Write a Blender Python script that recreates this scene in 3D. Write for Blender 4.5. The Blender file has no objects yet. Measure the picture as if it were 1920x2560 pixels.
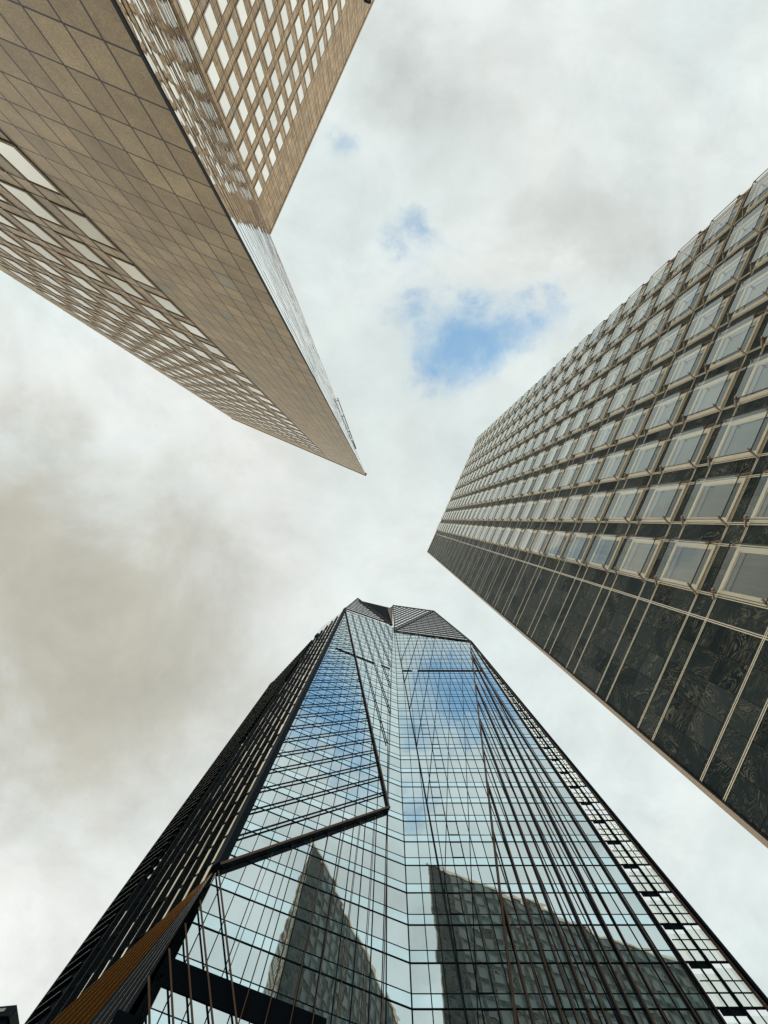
import bpy, bmesh, math, random
from mathutils import Vector
random.seed(7)
S = bpy.context.scene
COL = S.collection
# ------------------------------------------------------------------ camera (looks straight up from the plaza)
F_PX, VU, VV = 1250.0, 973.0, 1298.0          # focal length and zenith point in photo pixels (1920 x 2560)
cam = bpy.data.cameras.new('camera')
cam.sensor_fit = 'VERTICAL'; cam.sensor_height = 36.0
cam.lens = 36.0 * F_PX / 2560.0
cam.shift_x = -(VU - 960) / 2560.0
cam.shift_y = (VV - 1280) / 2560.0
cam.clip_start = 0.05; cam.clip_end = 6000
camo = bpy.data.objects.new('camera', cam); COL.objects.link(camo)
camo.location = (0, 0, 0); camo.rotation_euler = (math.pi, 0, 0)
S.camera = camo
GROUND = -1.6
# ------------------------------------------------------------------ view, world, sun
S.view_settings.view_transform = 'Standard'; S.view_settings.look = 'None'
S.view_settings.exposure = 0.0; S.view_settings.gamma = 1.0
SUN_EL, SUN_AZ = math.radians(62), math.atan2(0.80, 0.60)      # direction towards the sun in the xy plane
sd = Vector((math.cos(SUN_EL) * math.cos(SUN_AZ), math.cos(SUN_EL) * math.sin(SUN_AZ), math.sin(SUN_EL)))
sl = bpy.data.lights.new('sun', 'SUN'); sl.energy = 1.5; sl.angle = math.radians(25); sl.color = (1.0, 0.93, 0.82)
so = bpy.data.objects.new('sun', sl); COL.objects.link(so)
so.rotation_euler = sd.to_track_quat('Z', 'Y').to_euler()


class NT:
    """small helper for node trees"""
    def __init__(s, tree):
        s.t = tree; s.n = tree.nodes; s.l = tree.links; s.n.clear()

    def node(s, typ, **kw):
        n = s.n.new(typ)
        for k, v in kw.items():
            if k == 'ins':
                for kk, vv in v.items():
                    if hasattr(vv, 'is_output') or isinstance(vv, bpy.types.NodeSocket):
                        s.l.new(vv, n.inputs[kk])
                    else:
                        n.inputs[kk].default_value = vv
            else:
                setattr(n, k, v)
        return n

    def m(s, op, a, b=None, c=None, clamp=False):
        n = s.n.new('ShaderNodeMath'); n.operation = op; n.use_clamp = clamp
        for i, v in enumerate((a, b, c)):
            if v is None: continue
            if isinstance(v, bpy.types.NodeSocket): s.l.new(v, n.inputs[i])
            else: n.inputs[i].default_value = v
        return n.outputs[0]

    def mix(s, f, a, b, blend='MIX'):
        n = s.n.new('ShaderNodeMix'); n.data_type = 'RGBA'; n.blend_type = blend
        for i, v in ((0, f), (6, a), (7, b)):
            if isinstance(v, bpy.types.NodeSocket): s.l.new(v, n.inputs[i])
            elif i == 0: n.inputs[0].default_value = v
            else: n.inputs[i].default_value = (*v, 1) if len(v) == 3 else v
        return n.outputs[2]

    def ss(s, x, a, b):
        n = s.n.new('ShaderNodeMapRange'); n.interpolation_type = 'SMOOTHSTEP'
        s.l.new(x, n.inputs[0]); n.inputs[1].default_value = a; n.inputs[2].default_value = b
        return n.outputs[0]


w = bpy.data.worlds.new('World'); S.world = w; w.use_nodes = True
k = NT(w.node_tree)
tc = k.node('ShaderNodeTexCoord')
sep = k.node('ShaderNodeSeparateXYZ', ins={0: tc.outputs['Generated']})
zc = k.m('MAXIMUM', sep.outputs[2], 0.06)
px = k.m('DIVIDE', sep.outputs[0], zc); py = k.m('DIVIDE', sep.outputs[1], zc)      # flat cloud deck overhead
P = k.node('ShaderNodeCombineXYZ', ins={0: px, 1: py, 2: 0.0}).outputs[0]
wp_ = k.node('ShaderNodeTexNoise', ins={'Vector': P, 'Scale': 4.2, 'Detail': 8.0, 'Roughness': 0.62})
wsep = k.node('ShaderNodeSeparateColor', ins={0: wp_.outputs['Color']})
qx = k.m('ADD', px, k.m('MULTIPLY', k.m('SUBTRACT', wsep.outputs[0], 0.5), 0.34))
qy = k.m('ADD', py, k.m('MULTIPLY', k.m('SUBTRACT', wsep.outputs[1], 0.5), 0.34))
sky = k.node('ShaderNodeTexSky', sky_type='NISHITA', sun_disc=False)
sky.sun_elevation = SUN_EL; sky.sun_rotation = math.pi / 2 - SUN_AZ
sky.air_density = 1.0; sky.dust_density = 1.2; sky.ozone_density = 0.0
nz1 = k.node('ShaderNodeTexNoise', ins={'Vector': P, 'Scale': 2.6, 'Detail': 12.0, 'Roughness': 0.6, 'Distortion': 0.25})
off = k.node('ShaderNodeVectorMath', operation='ADD', ins={0: P, 1: (3.1, 7.7, 2.0)}).outputs[0]
nz2 = k.node('ShaderNodeTexNoise', ins={'Vector': off, 'Scale': 5.5, 'Detail': 12.0, 'Roughness': 0.64, 'Distortion': 0.3})
off3 = k.node('ShaderNodeVectorMath', operation='ADD', ins={0: P, 1: (13.1, 1.7, 5.0)}).outputs[0]
nz3 = k.node('ShaderNodeTexNoise', ins={'Vector': off3, 'Scale': 1.15, 'Detail': 7.0, 'Roughness': 0.5, 'Distortion': 0.6})


def blob(u, v, rx, ry, gain):
    cx, cy = (u - VU) / F_PX, (v - VV) / F_PX
    dx = k.m('DIVIDE', k.m('SUBTRACT', qx, cx), rx / F_PX)
    dy = k.m('DIVIDE', k.m('SUBTRACT', qy, cy), ry / F_PX)
    r2 = k.m('ADD', k.m('MULTIPLY', dx, dx), k.m('MULTIPLY', dy, dy))
    return k.m('MULTIPLY', k.m('POWER', 2.718, k.m('MULTIPLY', r2, -1.0)), gain)


def total(bl):
    a = blob(*bl[0])
    for b in bl[1:]: a = k.m('ADD', a, blob(*b))
    return a


# gaps in the cloud deck
gap = total([(1110, 840, 165, 140, 1.0), (1340, 810, 150, 80, 0.72), (1050, 605, 110, 55, 0.6), (845, 410, 85, 90, 0.6), (950, 570, 120, 40, .38)])
gapn = k.m('ADD', gap, k.m('MULTIPLY', k.m('SUBTRACT', nz2.outputs[0], 0.5), 3.4))
gm = k.m('MULTIPLY', k.m('MULTIPLY', k.ss(gapn, 0.1, 1.55), k.ss(gap, 0.02, 0.5)), 0.84)
# grey undersides
gry = total([(260, 1650, 440, 430, 0.85), (0, 1250, 260, 260, 0.55), (1010, 150, 170, 190, 0.65), (1500, 560, 280, 180, 0.72),
             (700, 1120, 280, 200, 0.25), (420, 2050, 260, 160, 0.25), (1270, 330, 150, 130, 0.3), (760, 800, 160, 200, .22)])
gn = k.m('ADD', k.m('ADD', gry, k.m('MULTIPLY', k.m('SUBTRACT', nz2.outputs[0], 0.5), 0.9)), k.m('MULTIPLY', k.m('SUBTRACT', nz1.outputs[0], 0.5), 1.8))
g = k.ss(gn, -0.05, 0.95)
warm = k.m('MULTIPLY', k.ss(px, 0.1, -0.6), 1.0)
cg = k.mix(warm, (0.56, 0.585, 0.565), (0.515, 0.50, 0.425))
cw = k.mix(k.ss(nz3.outputs[0], 0.35, 0.7), (0.74, 0.83, 0.815), (0.87, 0.89, 0.865))
cloud = k.mix(g, cw, cg)
wispy = k.m('MULTIPLY', k.m('SUBTRACT', nz2.outputs[0], 0.5), 0.6)
br = k.m('ADD', 1.0, wispy)
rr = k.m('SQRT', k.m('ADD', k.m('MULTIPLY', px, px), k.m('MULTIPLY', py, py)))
br = k.m('MULTIPLY', br, k.m('ADD', 1.0, k.m('MULTIPLY', k.ss(rr, 1.35, 2.6), 1.5)))    # deck brightened out of view near the horizon, added side light for the walls
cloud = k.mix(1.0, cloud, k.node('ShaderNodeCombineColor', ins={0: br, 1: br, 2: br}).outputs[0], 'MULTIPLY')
b1 = k.node('ShaderNodeBackground', ins={0: k.mix(1.0, sky.outputs[0], (0.80, 1.36, 1.42), 'MULTIPLY'), 1: 0.15})
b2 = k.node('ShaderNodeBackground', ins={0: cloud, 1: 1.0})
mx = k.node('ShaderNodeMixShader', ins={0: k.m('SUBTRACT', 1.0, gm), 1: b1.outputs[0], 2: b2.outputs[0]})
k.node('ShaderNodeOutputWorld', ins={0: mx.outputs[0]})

# ------------------------------------------------------------------ materials
def new_mat(name):
    m = bpy.data.materials.new(name); m.use_nodes = True
    return m, NT(m.node_tree)


def simple(name, col, rough=0.5, metal=0.0, ior=1.45, noise=0.12, nscale=3.0, spec=0.5):
    m, q = new_mat(name)
    tcn = q.node('ShaderNodeTexCoord')
    nz = q.node('ShaderNodeTexNoise', ins={'Vector': tcn.outputs['Object'], 'Scale': nscale, 'Detail': 5.0})
    c = q.mix(nz.outputs[0], tuple(x * (1 - noise) for x in col), tuple(x * (1 + noise) for x in col))
    b = q.node('ShaderNodeBsdfPrincipled', ins={'Base Color': c, 'Roughness': rough, 'Metallic': metal, 'IOR': ior, 'Specular IOR Level': spec})
    q.node('ShaderNodeOutputMaterial', ins={0: b.outputs[0]})
    return m


def mirror(name, col, rough=0.03, wave=0.0, wscale=1.0, metal=1.0, vary=0.06):
    """coated reflective glass"""
    m, q = new_mat(name)
    uv = q.node('ShaderNodeUVMap')
    tcn = q.node('ShaderNodeTexCoord')
    nz = q.node('ShaderNodeTexNoise', ins={'Vector': tcn.outputs['Object'], 'Scale': wscale, 'Detail': 1.5, 'Roughness': 0.4})
    bm = q.node('ShaderNodeBump', ins={'Strength': 1.0, 'Distance': wave, 'Height': nz.outputs[0]})
    att = q.node('ShaderNodeAttribute', attribute_name='tone')
    c = q.mix(att.outputs['Fac'], tuple(x * (1 - vary) for x in col), tuple(min(1, x * (1 + vary)) for x in col))
    b = q.node('ShaderNodeBsdfPrincipled', ins={'Base Color': c, 'Roughness': rough, 'Metallic': metal, 'Normal': bm.outputs[0]})
    q.node('ShaderNodeOutputMaterial', ins={0: b.outputs[0]})
    return m


def sandstone():
    m, q = new_mat('brown_stone_tiles')
    uv = q.node('ShaderNodeUVMap')
    sp = q.node('ShaderNodeSeparateXYZ', ins={0: uv.outputs[0]})
    tu = q.m('DIVIDE', sp.outputs[0], TILE); tv = q.m('DIVIDE', q.m('SUBTRACT', sp.outputs[1], 13.4), H / 3)
    cell = q.node('ShaderNodeCombineXYZ', ins={0: q.m('FLOOR', tu), 1: q.m('FLOOR', tv), 2: 0.0})
    wn = q.node('ShaderNodeTexWhiteNoise', noise_dimensions='3D', ins={0: cell.outputs[0]})
    fu, fv = q.m('FRACT', tu), q.m('FRACT', tv)
    ju = q.m('MAXIMUM', q.m('LESS_THAN', fu, 0.03), q.m('GREATER_THAN', fu, 0.97))
    jv = q.m('MAXIMUM', q.m('LESS_THAN', fv, 0.022), q.m('GREATER_THAN', fv, 0.978))
    j = q.m('MAXIMUM', ju, jv)
    tcn = q.node('ShaderNodeTexCoord')
    big = q.node('ShaderNodeTexNoise', ins={'Vector': tcn.outputs['Object'], 'Scale': 0.9, 'Detail': 6.0, 'Roughness': 0.65})
    fine = q.node('ShaderNodeTexNoise', ins={'Vector': tcn.outputs['Object'], 'Scale': 28.0, 'Detail': 4.0, 'Roughness': 0.75})
    a = q.mix(wn.outputs[0], (0.46, 0.315, 0.172), (0.66, 0.475, 0.28))
    a = q.mix(q.ss(wn.outputs[0], 0.955, 0.965), a, (0.50, 0.41, 0.30))
    a = q.mix(q.ss(big.outputs[0], 0.3, 0.75), a, q.mix(1.0, a, (0.70, 0.69, 0.68), 'MULTIPLY'))
    a = q.mix(q.ss(fine.outputs[0], 0.3, 0.7), q.mix(1.0, a, (0.66, 0.66, 0.66), 'MULTIPLY'), q.mix(1.0, a, (1.18, 1.16, 1.14), 'MULTIPLY'))
    a = q.mix(j, a, (0.035, 0.025, 0.018))
    r = q.m('ADD', q.m('MULTIPLY', fine.outputs[0], 0.2), q.m('ADD', q.m('MULTIPLY', wn.outputs[0], 0.1), 0.30))
    b = q.node('ShaderNodeBsdfPrincipled', ins={'Base Color': a, 'Roughness': r, 'IOR': 1.4, 'Specular IOR Level': 0.35})
    q.node('ShaderNodeOutputMaterial', ins={0: b.outputs[0]})
    return m


def swirl_granite():
    m, q = new_mat('swirled_dark_granite')
    uv = q.node('ShaderNodeUVMap')
    sp = q.node('ShaderNodeSeparateXYZ', ins={0: uv.outputs[0]})
    tu = q.m('DIVIDE', sp.outputs[0], 0.81); tv = q.m('DIVIDE', q.m('SUBTRACT', sp.outputs[1], 15.88 - 1.0), H / 3)
    cell = q.node('ShaderNodeCombineXYZ', ins={0: q.m('FLOOR', tu), 1: q.m('FLOOR', tv), 2: 0.0})
    wn = q.node('ShaderNodeTexWhiteNoise', noise_dimensions='3D', ins={0: cell.outputs[0]})
    offv = q.node('ShaderNodeVectorMath', operation='SCALE', ins={0: wn.outputs['Color'], 'Scale': 60.0})
    rot = q.node('ShaderNodeVectorRotate', rotation_type='Z_AXIS', ins={'Vector': uv.outputs[0], 'Angle': q.m('MULTIPLY', wn.outputs[0], 6.28)})
    sc = q.node('ShaderNodeVectorMath', operation='MULTIPLY', ins={0: rot.outputs[0], 1: (0.55, 1.7, 1.0)})
    v = q.node('ShaderNodeVectorMath', operation='ADD', ins={0: sc.outputs[0], 1: offv.outputs[0]})
    nz = q.node('ShaderNodeTexNoise', ins={'Vector': v.outputs[0], 'Scale': 0.9, 'Detail': 5.0, 'Roughness': 0.48, 'Distortion': 1.1})
    bands = q.m('SINE', q.m('MULTIPLY', nz.outputs[0], 130.0))
    gate = q.node('ShaderNodeTexNoise', ins={'Vector': v.outputs[0], 'Scale': 1.3, 'Detail': 3.0})
    vein = q.m('MULTIPLY', q.ss(bands, 0.25, 1.0), q.ss(gate.outputs[0], 0.36, 0.68))
    fine = q.node('ShaderNodeTexNoise', ins={'Vector': v.outputs[0], 'Scale': 9.0, 'Detail': 5.0, 'Roughness': 0.7})
    base = q.mix(wn.outputs[0], (0.009, 0.017, 0.019), (0.042, 0.054, 0.052))
    base = q.mix(q.m('MULTIPLY', q.ss(fine.outputs[0], 0.45, 0.75), 0.45), base, (0.062, 0.066, 0.052))
    a = q.mix(q.m('MULTIPLY', vein, 0.75), base, (0.19, 0.165, 0.115))
    fu, fv = q.m('FRACT', tu), q.m('FRACT', tv)
    j = q.m('MAXIMUM', q.m('LESS_THAN', fu, 0.018), q.m('LESS_THAN', fv, 0.014))
    a = q.mix(j, a, (0.008, 0.008, 0.008))
    b = q.node('ShaderNodeBsdfPrincipled', ins={'Base Color': a, 'Roughness': 0.5, 'IOR': 1.4, 'Specular IOR Level': 0.06})
    q.node('ShaderNodeOutputMaterial', ins={0: b.outputs[0]})
    return m


def sheet_glass():
    """thin clear pane: straight-through transparency plus Fresnel reflection"""
    m, q = new_mat('clear_sheet_glass')
    geo = q.node('ShaderNodeNewGeometry')
    ior = q.m('ADD', 1.5, q.m('MULTIPLY', geo.outputs['Backfacing'], 1 / 1.5 - 1.5))      # same reflectance from both sides
    fr = q.node('ShaderNodeFresnel', ins={0: ior})
    f = q.m('DIVIDE', q.m('MULTIPLY', fr.outputs[0], 2.0), q.m('ADD', fr.outputs[0], 1.0))       # two surfaces of one pane
    tr = q.node('ShaderNodeBsdfTransparent', ins={0: (0.90, 0.91, 0.88, 1)})
    gl = q.node('ShaderNodeBsdfGlossy', ins={0: (0.92, 0.93, 0.88, 1), 1: 0.05})
    mx = q.node('ShaderNodeMixShader', ins={0: f, 1: tr.outputs[0], 2: gl.outputs[0]})
    q.node('ShaderNodeOutputMaterial', ins={0: mx.outputs[0]})
    return m


def white_panel():
    m, q = new_mat('white_fritted_panel')
    d = q.node('ShaderNodeBsdfDiffuse', ins={0: (0.9, 0.9, 0.88, 1)})
    t = q.node('ShaderNodeBsdfTranslucent', ins={0: (0.95, 0.95, 0.93, 1)})
    mx = q.node('ShaderNodeMixShader', ins={0: 0.65, 1: d.outputs[0], 2: t.outputs[0]})
    q.node('ShaderNodeOutputMaterial', ins={0: mx.outputs[0]})
    return m


def office_pane():
    m, q = new_mat('smoky_window_pane')
    oi = q.node('ShaderNodeObjectInfo'); tcn = q.node('ShaderNodeTexCoord')
    wn = q.node('ShaderNodeTexNoise', ins={'Vector': tcn.outputs['Object'], 'Scale': 0.7, 'Detail': 3.0})
    blind = q.ss(oi.outputs['Random'], 0.8, 0.95)
    c = q.mix(blind, (0.010, 0.018, 0.024), (0.16, 0.155, 0.13))
    c = q.mix(wn.outputs[0], q.mix(1.0, c, (0.7, 0.7, 0.7), 'MULTIPLY'), c)
    wav = q.node('ShaderNodeTexNoise', ins={'Vector': tcn.outputs['Object'], 'Scale': 0.9, 'Detail': 1.0})
    bm = q.node('ShaderNodeBump', ins={'Strength': 1.0, 'Distance': 0.012, 'Height': wav.outputs[0]})
    geo = q.node('ShaderNodeNewGeometry')
    ior = q.m('ADD', 1.6, q.m('MULTIPLY', geo.outputs['Backfacing'], 1 / 1.6 - 1.6))
    fr = q.node('ShaderNodeFresnel', ins={0: ior})
    f = q.m('DIVIDE', q.m('MULTIPLY', fr.outputs[0], 2.0), q.m('ADD', fr.outputs[0], 1.0))
    d = q.node('ShaderNodeBsdfDiffuse', ins={0: c})
    gl = q.node('ShaderNodeBsdfGlossy', ins={0: (0.96, 0.97, 0.95, 1), 1: 0.04, 'Normal': bm.outputs[0]})
    mx = q.node('ShaderNodeMixShader', ins={0: f, 1: d.outputs[0], 2: gl.outputs[0]})
    q.node('ShaderNodeOutputMaterial', ins={0: mx.outputs[0]})
    return m


H = 3.2            # storey height of the two stone towers
TILE = 0.7235
M_STONE = sandstone()
M_GRAN = swirl_granite()
M_DARKJ = simple('dark_edge_trim', (0.008, 0.010, 0.014), 0.5, spec=0.15)
M_AFRAME = simple('tan_window_frame', (0.36, 0.26, 0.17), 0.45, noise=0.1)
M_APANE = mirror('pale_reflective_pane', (0.76, 0.71, 0.585), 0.07, 0.01, 0.6, vary=0.17)  # tint lowered to stand in for the greyer cloud this face reflects
M_APANE3 = mirror('bright_reflective_pane', (0.92, 0.89, 0.80), 0.05, 0.01, 0.6, vary=0.07)  # same pane, tint raised to paint in a brighter sky reflection
M_AMIRR = mirror('tall_mirror_glazing', (0.92, 0.88, 0.80), 0.02, 0.004, 1.2)
M_CREAM = simple('cream_painted_metal', (0.78, 0.67, 0.50), 0.45, noise=0.08)
M_RIM = simple('dark_sheet_rim', (0.06, 0.045, 0.03), 0.5)
M_CREAM2 = simple('tan_painted_metal', (0.42, 0.31, 0.21), 0.45, noise=0.1)
M_BPANE = office_pane()
M_BREF = simple('dim_window_pane', (0.085, 0.105, 0.10), 0.5, 0.0, 1.4, noise=0.4, nscale=0.4, spec=0.2)  # pane colour dulled to dim its reflection in the glass tower
M_BFR2 = simple('darkened_cream_frame', (0.075, 0.07, 0.052), 0.6, noise=0.2, nscale=0.5)  # cream frame darkened in the colour so the reflected side facade reads dark
M_SHEET = sheet_glass()
M_NAVY = simple('dark_navy_metal', (0.004, 0.008, 0.012), 0.6, noise=0.25, spec=0.04)
M_BLACK = simple('black_panel', (0.002, 0.004, 0.006), 0.6, noise=0.2, spec=0.02)
M_BRONZE = simple('bronze_metal', (0.085, 0.042, 0.020), 0.45, 0.1, spec=0.2)
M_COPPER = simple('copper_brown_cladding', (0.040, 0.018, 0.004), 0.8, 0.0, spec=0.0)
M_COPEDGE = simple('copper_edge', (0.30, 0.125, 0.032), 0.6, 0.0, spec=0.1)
M_CGLASS = mirror('blue_tinted_glazing', (0.62, 0.72, 0.735), 0.012, 0.0075, 0.55, vary=0.05)
M_CSPAN = mirror('aqua_spandrel_glazing', (0.65, 0.83, 0.875), 0.02, 0.004, 0.6, vary=0.05)
M_LGLASS = mirror('bronze_tinted_glazing', (0.95, 0.84, 0.66), 0.03, 0.012, 0.35)
M_LOUV = simple('dark_louvre_blade', (0.020, 0.014, 0.014), 0.5, spec=0.15)
M_LOUVB = simple('pale_louvre_backing', (0.62, 0.53, 0.48), 0.6)
M_WHITE = white_panel()
M_CONC = simple('grey_concrete_cornice', (0.27, 0.27, 0.24), 0.7, noise=0.3, nscale=1.5)
M_ROOF = simple('roof_gravel', (0.18, 0.17, 0.16), 0.9)


def paving():
    m, q = new_mat('plaza_paving')
    tcn = q.node('ShaderNodeTexCoord')
    bt = q.node('ShaderNodeTexBrick', ins={'Vector': tcn.outputs['Object'], 'Color1': (0.30, 0.28, 0.25, 1), 'Color2': (0.24, 0.225, 0.205, 1),
                                           'Mortar': (0.10, 0.095, 0.09, 1), 'Scale': 1.0, 'Mortar Size': 0.01, 'Brick Width': 1.2, 'Row Height': 0.6})
    b = q.node('ShaderNodeBsdfPrincipled', ins={'Base Color': bt.outputs[0], 'Roughness': 0.7})
    q.node('ShaderNodeOutputMaterial', ins={0: b.outputs[0]})
    return m


M_PAVE = paving()

# ------------------------------------------------------------------ geometry helpers
class Plane:
    """vertical facade plane: origin O, horizontal direction d, outward normal n (towards the camera side)"""
    def __init__(s, O, d):
        s.O = Vector(O); s.d = Vector(d).normalized()
        n = Vector((-s.d.y, s.d.x))
        s.n = n if n.dot(-s.O) > 0 else -n

    def p(s, a, z, o=0.0):
        q = s.O + s.d * a + s.n * o
        return Vector((q.x, q.y, z))

    def px(s, u, v, o=0.0):
        """photo pixel -> (a, z) on the facade plane moved out by o"""
        r = Vector(((u - VU) / F_PX, (v - VV) / F_PX))
        t = (s.O + s.n * o).dot(s.n) / r.dot(s.n)
        return ((r * t - s.O).dot(s.d), t)


class MB:
    def __init__(s): s.v = []; s.f = []; s.mi = []; s.uv = []; s.tone = []

    def poly(s, pts, mi=0, uvs=None, tone=0.5):
        b = len(s.v); s.v += [tuple(p) for p in pts]
        s.f.append(tuple(range(b, b + len(pts)))); s.mi.append(mi)
        s.uv += list(uvs) if uvs else [(0, 0)] * len(pts)
        s.tone.append(tone)

    def hexa(s, c, mi=0):
        """c: 8 corners, 0-3 one side loop, 4-7 the opposite loop"""
        for q in ((0, 1, 2, 3), (7, 6, 5, 4), (0, 4, 5, 1), (1, 5, 6, 2), (2, 6, 7, 3), (3, 7, 4, 0)):
            s.poly([c[i] for i in q], mi)

    def box(s, P, a0, a1, z0, z1, o0, o1, mi=0):
        s.hexa([P.p(a0, z0, o0), P.p(a1, z0, o0), P.p(a1, z1, o0), P.p(a0, z1, o0),
                P.p(a0, z0, o1), P.p(a1, z0, o1), P.p(a1, z1, o1), P.p(a0, z1, o1)], mi)

    def bar(s, P, A, B, w, o0, o1, mi=0):
        """bar lying in the facade plane from A=(a,z) to B=(a,z), width w, between offsets o0 and o1"""
        A, B = Vector(A), Vector(B)
        t = (B - A)
        if t.length < 1e-4: return
        t.normalize(); nn = Vector((-t.y, t.x)) * w * 0.5
        q = [A - nn, B - nn, B + nn, A + nn]
        s.hexa([P.p(x.x, x.y, o0) for x in q] + [P.p(x.x, x.y, o1) for x in q], mi)

    def rod(s, A, B, w, mi=0):
        A, B = Vector(A), Vector(B); t = (B - A).normalized()
        u = t.cross(Vector((0, 0, 1)))
        if u.length < 1e-3: u = Vector((1, 0, 0))
        u.normalize(); v = t.cross(u); u *= w / 2; v *= w / 2
        s.hexa([A - u - v, A + u - v, A + u + v, A - u + v, B - u - v, B + u - v, B + u + v, B - u + v], mi)

    def build(s, name, mats, parent=None, kind=None, recalc=True):
        me = bpy.data.meshes.new(name)
        me.from_pydata(s.v, [], s.f)
        if not isinstance(mats, (list, tuple)): mats = [mats]
        for m in mats: me.materials.append(m)
        me.polygons.foreach_set('material_index', s.mi)
        uvl = me.uv_layers.new(name='UVMap')
        uvl.data.foreach_set('uv', [c for x in s.uv for c in x])
        at = me.attributes.new('tone', 'FLOAT', 'FACE'); at.data.foreach_set('value', s.tone)
        o = bpy.data.objects.new(name, me); COL.objects.link(o)
        if recalc:
            bm = bmesh.new(); bm.from_mesh(me); bmesh.ops.recalc_face_normals(bm, faces=bm.faces); bm.to_mesh(me); bm.free()
        if parent: o.parent = parent; o.matrix_parent_inverse = parent.matrix_world.inverted()
        if kind: o['kind'] = kind
        return o


def thing(name, loc, label, cat):
    o = bpy.data.objects.new(name, None); COL.objects.link(o); o.location = loc
    o['label'] = label; o['category'] = cat
    bpy.context.view_layer.update()
    return o


def prism(mb, pts, z0, z1s, mi_top=0, mi_side=0, skip=()):
    """closed prism over plan points; z1s: height per point"""
    n = len(pts)
    if not isinstance(z1s, (list, tuple)): z1s = [z1s] * n
    for i in range(n):
        if i in skip: continue
        j = (i + 1) % n
        L = (Vector(pts[j]) - Vector(pts[i])).length
        mb.poly([(*pts[i], z0), (*pts[j], z0), (*pts[j], z1s[j]), (*pts[i], z1s[i])], mi_side,
                [(0, z0), (L, z0), (L, z1s[j]), (0, z1s[i])])
    mb.poly([(*pts[i], z1s[i]) for i in range(n)], mi_top)


def wall(mb, P, a0, a1, z0, z1, o=0.0, mi=0, flip=1):
    mb.poly([P.p(a0, z0, o), P.p(a1, z0, o), P.p(a1, z1, o), P.p(a0, z1, o)], mi, [(a0, z0), (a1, z0), (a1, z1), (a0, z1)])


def seen_size(P, a0, a1, z0, z1):
    """area in photo pixels of a facade rectangle clipped roughly to the frame"""
    z0c = max(z0, 0.5)
    q = []
    for a, z in ((a0, z0c), (a1, z0c), (a1, z1), (a0, z1)):
        c = P.p(a, z); q.append((VU + c.x / z * F_PX, VV + c.y / z * F_PX))
    cx = sum(x for x, _ in q) / 4; cy = sum(y for _, y in q) / 4
    if not (-20 < cx < 1940 and -20 < cy < 2580): return 0
    return abs(sum(q[i][0] * q[(i + 1) % 4][1] - q[(i + 1) % 4][0] * q[i][1] for i in range(4))) / 2


# ------------------------------------------------------------------ ground
g = MB(); R0 = 3000
g.poly([(-R0, -R0, GROUND), (R0, -R0, GROUND), (R0, R0, GROUND), (-R0, R0, GROUND)])
go = g.build('ground', M_PAVE); go['kind'] = 'structure'

# ================================================================== brown stone tower (upper left)
HA, H3 = 85.3, 70.7
sA, s3 = HA / F_PX, H3 / F_PX
C1 = Vector((-57.7, -109)) * sA
C0 = Vector((-394, -252.5)) * sA
V2 = Vector((-298.8, -713)) * s3
W1 = Plane(C1, C0 - C1); W2 = Plane(C1, V2 - C1); W3 = Plane(V2, (0.406, -0.914))
L1 = (C0 - C1).length; L2 = (V2 - C1).length; L3 = 62.0
TA = thing('stone_tower', (C1.x, C1.y, GROUND), 'brown stone tower with flush pale windows and a sharp corner, filling the upper left', 'tower')
body = MB()
wall(body, W1, 0, L1, GROUND, HA, mi=0)
W3e = W3.O + W3.d * L3
bk0 = C0 + Vector((-9, -34)); 
vin = V2 - W2.n * 0.02
prism(body, [tuple(C1 - W1.d * -0.02 - W2.n * 0.05), tuple(C0), tuple(bk0), tuple(V2 + W2.d * 0.0 - W2.n * 0.05)], GROUND, HA - 0.05, 1, 0, skip=(0, 3))
wall(body, W3, 0, L3, GROUND, H3, mi=0)
prism(body, [tuple(V2), tuple(W3e), tuple(W3e - W3.n * 30), tuple(V2 - W3.n * 22)], GROUND, H3 - 0.05, 1, 0, skip=(0, 3))
body.build('stone_wall', [M_STONE, M_ROOF], TA)
# core that closes the body behind the mirror wall
cm = MB(); cm.box(W2, 1.5, L2, GROUND, HA - 0.1, -0.5, -0.3); cm.build('core_wall', M_BLACK, TA)
# coping
cp = MB()
cp.box(W1, 0.0, L1, HA - 0.1, HA + 0.25, -0.4, 0.10); cp.box(W2, 0.15, L2, HA - 0.1, HA + 0.2, -0.3, 0.02)
cp.build('roof_coping', M_AFRAME, TA)
cp = MB(); cp.box(W3, 0.1, L3, H3 - 0.1, H3 + 0.2, -0.4, 0.08); cp.build('roof_coping', M_AFRAME, TA)
# sharp corner trim + dark inner corner + joint between blank stone and windows
tr = MB(); tr.box(W1, -0.01, 0.07, GROUND, HA, -0.01, 0.012); tr.build('corner_trim', M_DARKJ, TA)
tr = MB(); tr.box(W2, L2 - 0.5, L2 - 0.02, GROUND, H3, 0.0, 0.03); tr.build('inner_corner_trim', M_DARKJ, TA)
GW = 97 * sA            # width of the blank stone field
PA = 3 * TILE           # window pitch
tr = MB(); tr.box(W1, GW - 0.02, GW + 0.035, GROUND, HA - 6, 0.0, 0.02); tr.build('vertical_joint', M_DARKJ, TA)


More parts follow.
